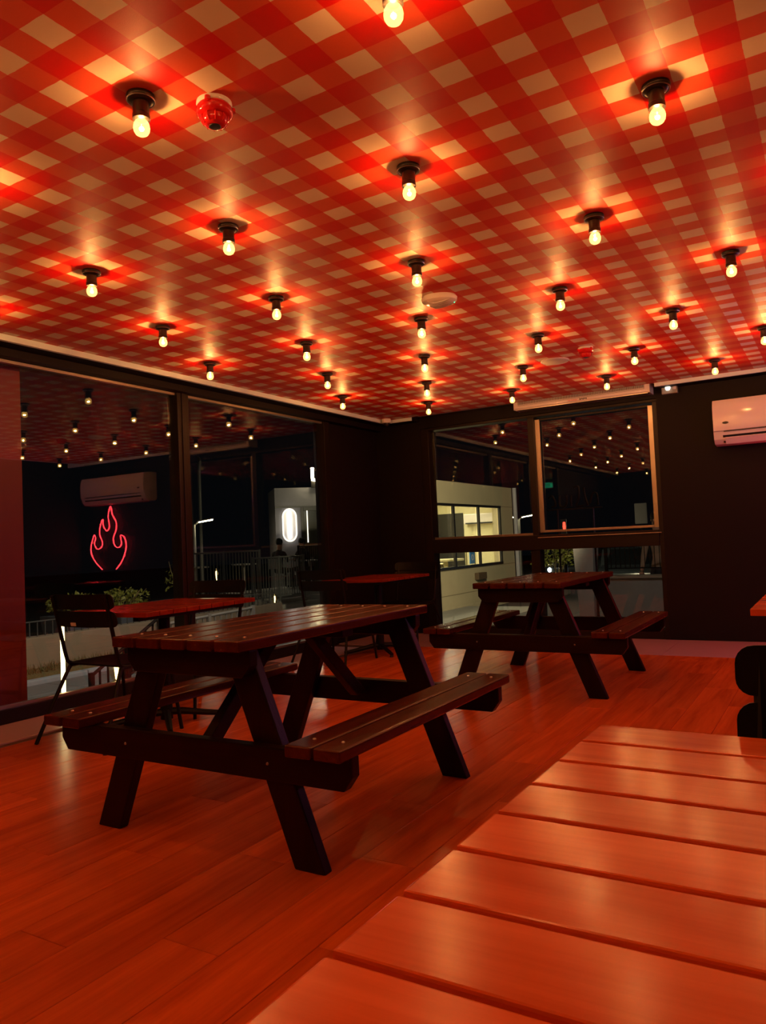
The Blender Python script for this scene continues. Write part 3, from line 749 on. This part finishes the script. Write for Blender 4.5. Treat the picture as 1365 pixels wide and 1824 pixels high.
t = thing('oval_sign', (-14.4+.41*.707+.03, 17.75+.41*.707-.03, 1.76), 'tall glowing white oval ring sign on pale building', 'sign', BR)
ov = lambda w, h, n: [(w*math.cos(a), h*math.sin(a)+(.24 if math.sin(a) > 0 else -.24)) for a in [2*PI*(k+.5)/n for k in range(n)]]
MB().tube([(.06, y_, z_) for y_, z_ in ov(.20, .24, 40)], .022, 8, True).build('ring_light', M_OVAL, t, smooth=True)
MB().prism(ov(.18, .22, 32), 0, 0.015, .035).build('back_plate', M_ACW, t)
MB().lathe([(0, -.42), (.030, -.40), (.035, 0), (.030, .40), (0, .42)], 10, .075, 0).build('centre_tube', emit('oval_centre', (1, .92, .8), 9), t, smooth=True)
t = thing('wall_lantern', (-14.4+1.25*.707+.05, 17.75+1.25*.707-.05, 2.98), 'bright L-shaped lamp above the glass door', 'outdoor light', BR)
MB().tube([(.05, -.10, .48), (.05, -.10, .12), (.05, .16, .08)], .05, 8).build('lit_tube', M_LED, t, smooth=True)
MB().box(-.05, .0, -.14, .06, -.12, .2).build('bracket', M_METAL, t)

# street lamps
def street_lamp(loc, h, ang, label, heads=1, power=60, lit=True):
    t = thing('street_lamp', loc, label, 'street lamp', ang, 'street lamps outside')
    MB().lathe([(0, 0), (.07, 0), (.06, .3), (.045, h), (0, h)], 12).build('pole', plain('galvanised', (.35, .35, .33), rough=.4, metal=.6), t, smooth=True)
    for k in range(heads):
        s = 1 if k == 0 else -1
        MB().tube([(0, 0, h-.02), (s*.12, 0, h+.06)], .025, 8).build('arm', MATS['galvanised'], t)
        hd = MB().hexa([(s*.10, -.07, h+.07), (s*.55, -.09, h+.14), (s*.55, .09, h+.14), (s*.10, .07, h+.07), (s*.10, -.06, h+.12), (s*.55, -.08, h+.18), (s*.55, .08, h+.18), (s*.10, .06, h+.12)]).build('head', MATS['galvanised'], t, bevel=.01)
        if lit: MB().hexa([(s*.14, -.07, h+.055), (s*.53, -.085, h+.115), (s*.53, .085, h+.115), (s*.14, .07, h+.055), (s*.14, -.06, h+.078), (s*.53, -.08, h+.14), (s*.53, .08, h+.14), (s*.14, .06, h+.078)]).build('led_panel', M_LED, hd)
    return t
street_lamp((-15.6, 15.6, -.4), 2.25, .75, 'street lamp with bright head beyond the terrace railing')
t = thing('flag_pole', (-17.0, 17.3, -.4), 'tall thin unlit pole behind the street lamp', 'pole')
MB().tube([(0, 0, 0), (0, 0, 4.0), (.0, .05, 4.3), (-.25, .25, 4.45), (-.5, .5, 4.5)], .05, 8).build('shaft', MATS['galvanised'], t, smooth=True)
MB().box(-.08, .08, -.08, .08, 0, .12).build('foot_plate', MATS['galvanised'], t)
street_lamp((-9.9, 26.0, -.4), 2.15, .55, 'double headed street lamp beyond the beige building', 2)

# ================================================================ beige building seen through the back window
bb = thing('beige_building', (-6.6, 12.2, -.42), 'beige rendered building with a lit room behind black windows', 'building')
Lb = 4.75; zt = 2.68; w0, w1_, z0, z1 = .35, 4.0, .93, 2.24      # window band along local y
MB().box(-.2, 0, 0, Lb, 0, z0).build('wall', M_BEIGE, bb)
MB().box(-.2, 0, 0, Lb, z1, zt).build('wall', M_BEIGE, bb)
MB().box(-.2, 0, w1_, Lb, z0, z1).build('wall', M_BEIGE, bb)
MB().box(-.2, 0, 0, w0, z0, z1).build('wall', M_BEIGE, bb)
MB().box(-2.2, -2.0, 0, Lb, 0, zt).build('rear_wall', M_CREAM, bb)
MB().box(-2.0, -.2, 0, .12, 0, zt).build('end_wall', M_CREAM, bb)
MB().box(-2.0, -.2, Lb-.12, Lb, 0, zt).build('end_wall', M_CREAM, bb)
MB().box(-2.0, -.2, .12, Lb-.12, zt-.12, zt).build('roof', M_CREAM, bb)
MB().box(-2.0, -.2, .12, Lb-.12, 0, .3).build('room_floor', M_CONC, bb)
MB().box(-1.97, -1.22, Lb-.17, Lb-.118, .3, 2.16).build('inner_door', M_DARK, bb, bevel=.004)
for a, b, c, d in ((w0, w1_, z0, z0+.05), (w0, w1_, z1-.05, z1)): MB().box(-.05, .02, a, b, c, d).build('window_bar', M_DARK, bb)
for y in (w0, 1.52, 2.75, w1_-.07): MB().box(-.035, .015, y, y+.06, z0, z1).build('window_bar', M_DARK, bb)
for y0, y1 in ((w0+.07, 1.52), (1.59, 2.75), (2.82, w1_-.07)): MB().box(-.06, -.054, y0, y1, z0+.05, z1-.05).build('window_pane', M_PANE, bb)
for z in (.42, z0-.02, 2.22): MB().box(-.01, .004, 0 if z < z1-.1 else w1_, Lb, z, z+.012).build('render_joint', plain('joint', (.26, .21, .13), rough=.9), bb)
MB().tube([(.05, Lb+.06, 0), (.05, Lb+.06, zt)], .05, 10).build('downpipe', M_LILAC, bb, smooth=True)
vt = MB().box(-.01, .03, .40, .62, .32, .64).build('vent', M_TAN, bb)
for k in range(5): MB().box(.03, .045, .42, .60, .35+k*.055, .375+k*.055).build('vent_slat', M_TAN, vt)
MB().box(0, .10, 2.42, 2.85, .66, .80).build('meter_box', plain('brown_box', (.10, .06, .03), rough=.6), bb, bevel=.01)
cl = MB().box(-1.5, -.9, 1.0, 3.9, zt-.16, zt-.13).build('ceiling_panel_light', emit('room_light', (1, .86, .52), 15), bb)
t = thing('wall_air_conditioner', (-7.28, 12.2+4.75-.12, 1.46), 'white air conditioner inside the lit beige building', 'air conditioner')
MB().box(-.45, .45, -.20, 0, 0, .24).build('body', M_ACW, t, bevel=.02)
MB().box(-.40, .40, -.205, -.10, -.004, .03).build('outlet', M_DARK, t)
def stool(x, y, s, label):
    t = thing('bar_stool', (x, y, -.11), label, 'stool', random.uniform(0, 3), 'stools in the lit room')
    MB().lathe([(0, .66), (.16, .66), (.17, .68), (.15, .70), (0, .70)], 14).build('seat', M_CREAM, t, smooth=True)
    for k in range(4):
        a = PI/4+k*PI/2
        MB().tube([(.10*math.cos(a), .10*math.sin(a), .66), (.19*math.cos(a), .19*math.sin(a), 0)], .014, 6).build('leg', M_STEM, t)
    MB().tube([(.155*math.cos(a), .155*math.sin(a), .25) for a in [2*PI*k/12 for k in range(12)]], .009, 5, True).build('foot_ring', M_STEM, t)
    MB().tube([(-.15, -.05, .69), (-.16, -.04, .95), (-.16, .04, .95), (-.15, .05, .69)], .012, 6).build('back_loop', M_STEM, t)
for k, (x, y) in enumerate(((-7.2, 12.85), (-7.3, 13.35), (-7.15, 13.75), (-7.6, 14.15), (-7.75, 15.2))):
    stool(x, y, 1, 'pale bar stool in the lit room, %s from the near end' % ORD[k])
t = thing('bar_table', (-7.25, 14.6, -.11), 'round pale bar table in the lit room', 'table')
MB().lathe([(0, .76), (.40, .76), (.40, .80), (0, .80)], 20).build('top', M_CREAM, t, smooth=True)
MB().lathe([(0, 0), (.22, 0), (.05, .05), (.05, .76), (0, .76)], 14).build('pedestal', M_CREAM, t, smooth=True)
t = thing('notice_board', (-7.0, 15.35, -.11), 'small standing frame with blue notice in lit room', 'sign')
for y in (-.22, .22): MB().tube([(0, y, 0), (0, y, 1.0)], .014, 6).build('frame_leg', M_STEM, t)
MB().tube([(0, -.22, 1.0), (0, .22, 1.0)], .014, 6).build('frame_bar', M_STEM, t)
MB().box(-.01, .01, -.05, .19, .66, .94).build('blue_notice', M_BLUE, t)
MB().tube([(.011, .07+.05*math.cos(a), .80+.06*math.sin(a)) for a in [2*PI*k/14 for k in range(14)]], .007, 5, True).build('notice_ring', M_ACW, t)

# ================================================================ street seen through the back window
t = thing('concrete_wall', (-2.2, 11.2, -.40), 'low grey concrete wall outside the back window', 'wall')
MB().box(-.78, 2.6, -.12, .12, 0, .83).build('wall_body', M_CONC, t, bevel=.01)
MB().box(-.80, 2.62, -.16, .16, .83, .87).build('coping', M_TAN, t, bevel=.008)
railing('fence', (-2.95, 11.2, .47), (.2, 11.2, .47), .46, 46, 'thin black fence on top of the concrete wall', rt=.012, br=.005)
t = thing('tall_planter', (-3.30, 11.4, -.40), 'tall pale tapered planter outside behind the far picnic table', 'planter')
MB().hexa([(-.10, -.10, 0), (.10, -.10, 0), (.10, .10, 0), (-.10, .10, 0), (-.155, -.155, 1.36), (.155, -.155, 1.36), (.155, .155, 1.36), (-.155, .155, 1.36)]).build('shell', M_PLAST, t, bevel=.01)
MB().box(-.13, .13, -.13, .13, 1.33, 1.362).build('soil', M_GRASS, t)
def car(loc, rz, label):
    t = thing('car', loc, label, 'car', rz, 'parked cars')
    sec = [(-2.0, .35), (-2.0, .72), (-1.75, .82), (-1.35, .86), (-.75, 1.28), (.55, 1.30), (1.2, .92), (1.8, .84), (2.0, .70), (2.05, .38), (1.9, .25), (-1.9, .25)]
    MB().prism([(x, z) for x, z in sec], 1, -.84, .84).build('body', M_CAR, t, bevel=.07, smooth=True)
    MB().prism([(-1.22, .90), (-.74, 1.22), (.52, 1.24), (1.08, .93)], 1, -.845, .845).build('side_glass', M_CARG, t)
    MB().hexa([(-1.33, -.70, .88), (-1.30, -.70, .86), (-1.30, .70, .86), (-1.33, .70, .88), (-.82, -.62, 1.25), (-.76, -.62, 1.24), (-.76, .62, 1.24), (-.82, .62, 1.25)]).build('windscreen', M_CARG, t)
    for x in (-1.3, 1.3):
        for y in (-.80, .80):
            w_ = MB().lathe([(0, -.10), (.20, -.10), (.31, -.08), (.32, 0), (.31, .08), (.20, .10), (0, .10)], 18).build('wheel', M_TYRE, t, smooth=True)
            w_.location = (x, y, .32); w_.rotation_euler = (PI/2, 0, 0)
    for y in (-.62, .62):
        h = MB().lathe([(0, -.03), (.04, -.025), (.07, 0), (.04, .02), (0, .025)], 14).build('headlight', M_HEAD, t, smooth=True)
        h.location = (-2.01, y, .64); h.rotation_euler = (0, PI/2, 0)
    MB().box(-2.03, -1.98, -.45, .45, .45, .58).build('grille', M_DARK, t, bevel=.01)
car((-6.2, 23.5, -.55), math.radians(72), 'dark car with round bright headlights left of the tall planter')
car((-4.3, 19.6, -.55), math.radians(98), 'dark car with one dazzling headlight right of the tall planter')
t = thing('stop_lamp', (-6.65, 21.0, -.40), 'red signal lamp on a post out on the street', 'signal')
MB().lathe([(0, 0), (.05, 0), (.04, 1.55), (0, 1.55)], 10).build('post', M_METAL, t)
MB().box(-.09, .09, -.06, .06, 1.5, 1.95).build('housing', M_DARK, t, bevel=.01)
MB().lathe([(0, 1.62), (.035, 1.63), (.045, 1.74), (.035, 1.86), (0, 1.87)], 10, .02, -.06).build('red_lens', emit('signal_red', (1, .06, .03), 3), t)
t = thing('street_sign', (-4.75, 22.0, -.40), 'pale rectangular street sign board seen at dusk', 'sign')
MB().lathe([(0, 0), (.03, 0), (.03, 1.7), (0, 1.7)], 8).build('post', M_METAL, t)
MB().box(-.17, .17, -.02, .02, 1.72, 2.30).build('board', M_PLAST, t, bevel=.02)
# dark hedge across the street
t = thing('hedge', (-6.1, 18.4, -.40), 'dark hedge behind the beige building corner', 'hedge')
MB().box(-.5, .2, -.5, .5, 0, .5).build('bed_wall', M_CONC, t, bevel=.02)
leafy(t, .6, 1.0, 420, .45, .05)
# script sign standing outside the back window, seen from behind
t = thing('script_sign', (-2.50, 8.32, 1.40), 'black cut script letters outside back window, seen from behind', 'sign')
strokes = [[(-.30, .10), (-.26, .13), (-.23, .08), (-.22, .02), (-.27, 0)], [(-.17, .13), (-.17, .02), (-.12, 0), (-.09, .05), (-.09, .13)], [(-.04, .12), (-.04, 0)],
           [(.0, .21), (.05, .21), (.05, .10), (.02, .0), (.10, .0)], [(.11, .2), (.12, .10), (.15, 0)], [(.17, .02), (.20, .12), (.25, .12), (.26, .0)]]
for st in strokes:
    MB().tube([(x, 0, z) for x, z in smooth_path(st, 4)], .012, 6).build('letter', M_METAL, t, smooth=True)
MB().tube([(-.32, 0, -.03), (.30, 0, -.03)], .008, 6).build('support_rail', M_BLACK, t)
MB().tube([(-.2, 0, -1.64), (-.2, 0, -.03)], .010, 6).build('support_post', M_BLACK, t)
MB().tube([(.2, 0, -1.64), (.2, 0, -.03)], .010, 6).build('support_post', M_BLACK, t)

# ================================================================ people outside
def person(loc, rz, pose, top, label):
    t = thing('person', loc, label, 'person', rz, None)
    if pose == 'sit':
        J = {'pel': (0, 0, .50), 'wai': (0, -.02, .68), 'che': (0, .02, .90), 'nec': (0, .04, 1.06), 'hd1': (0, .06, 1.14), 'hd2': (0, .07, 1.27),
             'shl': (-.18, .02, .98), 'ell': (-.24, .06, .74), 'wrl': (-.13, .28, .76), 'shr': (.18, .02, .98), 'elr': (.24, .08, .74), 'wrr': (.12, .28, .78),
             'hil': (-.09, .02, .50), 'knl': (-.11, .42, .50), 'anl': (-.11, .40, .08), 'tol': (-.11, .53, .03), 'hir': (.09, .02, .50), 'knr': (.11, .42, .50), 'anr': (.11, .38, .08), 'tor': (.11, .51, .03)}
    else:
        J = {'pel': (0, 0, .92), 'wai': (0, 0, 1.08), 'che': (0, 0, 1.30), 'nec': (0, .02, 1.47), 'hd1': (0, .03, 1.55), 'hd2': (0, .04, 1.69),
             'shl': (-.19, 0, 1.40), 'ell': (-.25, .02, 1.12), 'wrl': (-.24, .14, .90), 'shr': (.19, 0, 1.40), 'elr': (.25, .02, 1.12), 'wrr': (.25, .10, .88),
             'hil': (-.09, 0, .90), 'knl': (-.10, .04, .48), 'anl': (-.10, .0, .08), 'tol': (-.11, .13, .03), 'hir': (.09, 0, .90), 'knr': (.11, -.02, .48), 'anr': (.11, -.08, .08), 'tor': (.12, .05, .03)}
    R = {'pel': .13, 'wai': .115, 'che': .14, 'nec': .055, 'hd1': .078, 'hd2': .085, 'sh': .065, 'el': .045, 'wr': .032, 'hi': .095, 'kn': .062, 'an': .042, 'to': .038}
    E = [('pel', 'wai'), ('wai', 'che'), ('che', 'nec'), ('nec', 'hd1'), ('hd1', 'hd2')]
    for s in 'lr': E += [('che', 'sh'+s), ('sh'+s, 'el'+s), ('el'+s, 'wr'+s), ('pel', 'hi'+s), ('hi'+s, 'kn'+s), ('kn'+s, 'an'+s), ('an'+s, 'to'+s)]
    names = list(J); me = bpy.data.meshes.new('body'); me.from_pydata([J[n] for n in names], [(names.index(a), names.index(b)) for a, b in E], [])
    o = link('body', me, t); sk = o.modifiers.new('skin', 'SKIN')
    for n_, v in zip(names, me.skin_vertices[0].data):
        r = R.get(n_) or R[n_[:2]]; v.radius = (r, r*(.8 if n_ in ('che', 'wai', 'pel') else 1)); v.use_root = n_ == 'pel'
    sb = o.modifiers.new('sub', 'SUBSURF'); sb.levels = sb.render_levels = 1
    dg = bpy.context.evaluated_depsgraph_get(); m2 = bpy.data.meshes.new_from_object(o.evaluated_get(dg))
    o.modifiers.clear(); o.data = m2
    m2.materials.clear(); m2.materials.append(top); m2.materials.append(M_SKIN); m2.materials.append(M_CLOTH)
    zn, zp = J['nec'][2]+.01, J['pel'][2]+.04
    for p in m2.polygons:
        c = p.center; p.use_smooth = True
        p.material_index = 1 if (c.z > zn or (Vector(J['wrl'])-c).length < .09 or (Vector(J['wrr'])-c).length < .09) else (2 if (c.z < zp and abs(c.x) < .2) else 0)
    hx, hy, hz = J['hd2']
    h = MB().lathe([(0, .10), (.05, .09), (.088, .05), (.098, 0), (.088, -.05), (.07, -.08)], 14).build('hair', M_HAIR, t, smooth=True); h.location = (hx, hy-.022, hz+.01)
    for s in (-1, 1):
        e = MB().lathe([(0, -.02), (.012, -.01), (.012, .01), (0, .02)], 8).build('ear', M_SKIN, t, smooth=True); e.location = (s*.083, hy, hz-.04)
        e = MB().lathe([(0, -.008), (.009, 0), (0, .008)], 8).build('eye', M_HAIR, t); e.location = (s*.033, hy+.078, hz-.02)
        hnd = MB()
        w_ = Vector(J['wr'+('l' if s < 0 else 'r')])
        hnd.raw([], [])
        hnd.hexa([(-.035, 0, -.014), (.035, 0, -.014), (.035, .08, -.014), (-.035, .08, -.014), (-.035, 0, .012), (.035, 0, .012), (.035, .08, .012), (-.035, .08, .012)])
        for k, ln in enumerate((.065, .078, .072, .055)):
            x = -.027+k*.018; hnd.tube([(x, .075, 0), (x, .075+ln*.6, -.004), (x, .075+ln, -.022)], .008, 6)
        hnd.tube([(-s*.033, .02, 0), (-s*.058, .05, -.005), (-s*.060, .08, -.012)], .009, 6)
        q = hnd.build('hand', M_SKIN, t, bevel=0, smooth=True); q.location = w_; q.rotation_euler = (0 if pose == 'sit' else -1.2, 0, 0)
    nz = MB().lathe([(0, -.014), (.012, -.010), (.007, .02), (0, .024)], 8).build('nose', M_SKIN, t, smooth=True); nz.location = (hx, hy+.082, hz-.045)
    mo = MB().box(-.022, .022, 0, .006, -.004, .004).build('mouth', M_HAIR, t); mo.location = (hx, hy+.074, hz-.085)
    return t
def terrace_chair(loc, rz, label):
    t = thing('terrace_chair', loc, label, 'chair', rz, 'terrace chairs')
    MB().box(-.2, .2, -.2, .2, .335, .362).build('seat', M_PLAST, t, bevel=.01)
    MB().box(-.2, .2, -.22, -.19, .55, .82).build('backrest', M_PLAST, t, bevel=.01)
    for x in (-.18, .18):
        MB().tube([(x, .18, 0), (x, .18, .34)], .013, 6).build('leg', M_METAL, t)
        MB().tube([(x, -.19, 0), (x, -.19, .40), (x, -.205, .82)], .013, 6).build('leg', M_METAL, t)
for (x, y, rz, top, lab, lab2) in ((-13.0, 16.1, 0, M_CLOTH, 'person in dark clothes seated below the oval sign', 'pale chair under the diner below the oval sign'),
                                   (-13.0, 17.2, PI, M_CLOTH, 'person in dark clothes seated before the glass door', 'pale chair under the diner before the glass door')):
    person((x, y, -.02), rz, 'sit', top, lab)
    terrace_chair((x, y, -.02), rz, lab2)
person((-2.30, 11.75, -.40), PI*.9, 'stand', M_CLOTH2, 'person in tan top standing behind the thin black fence')
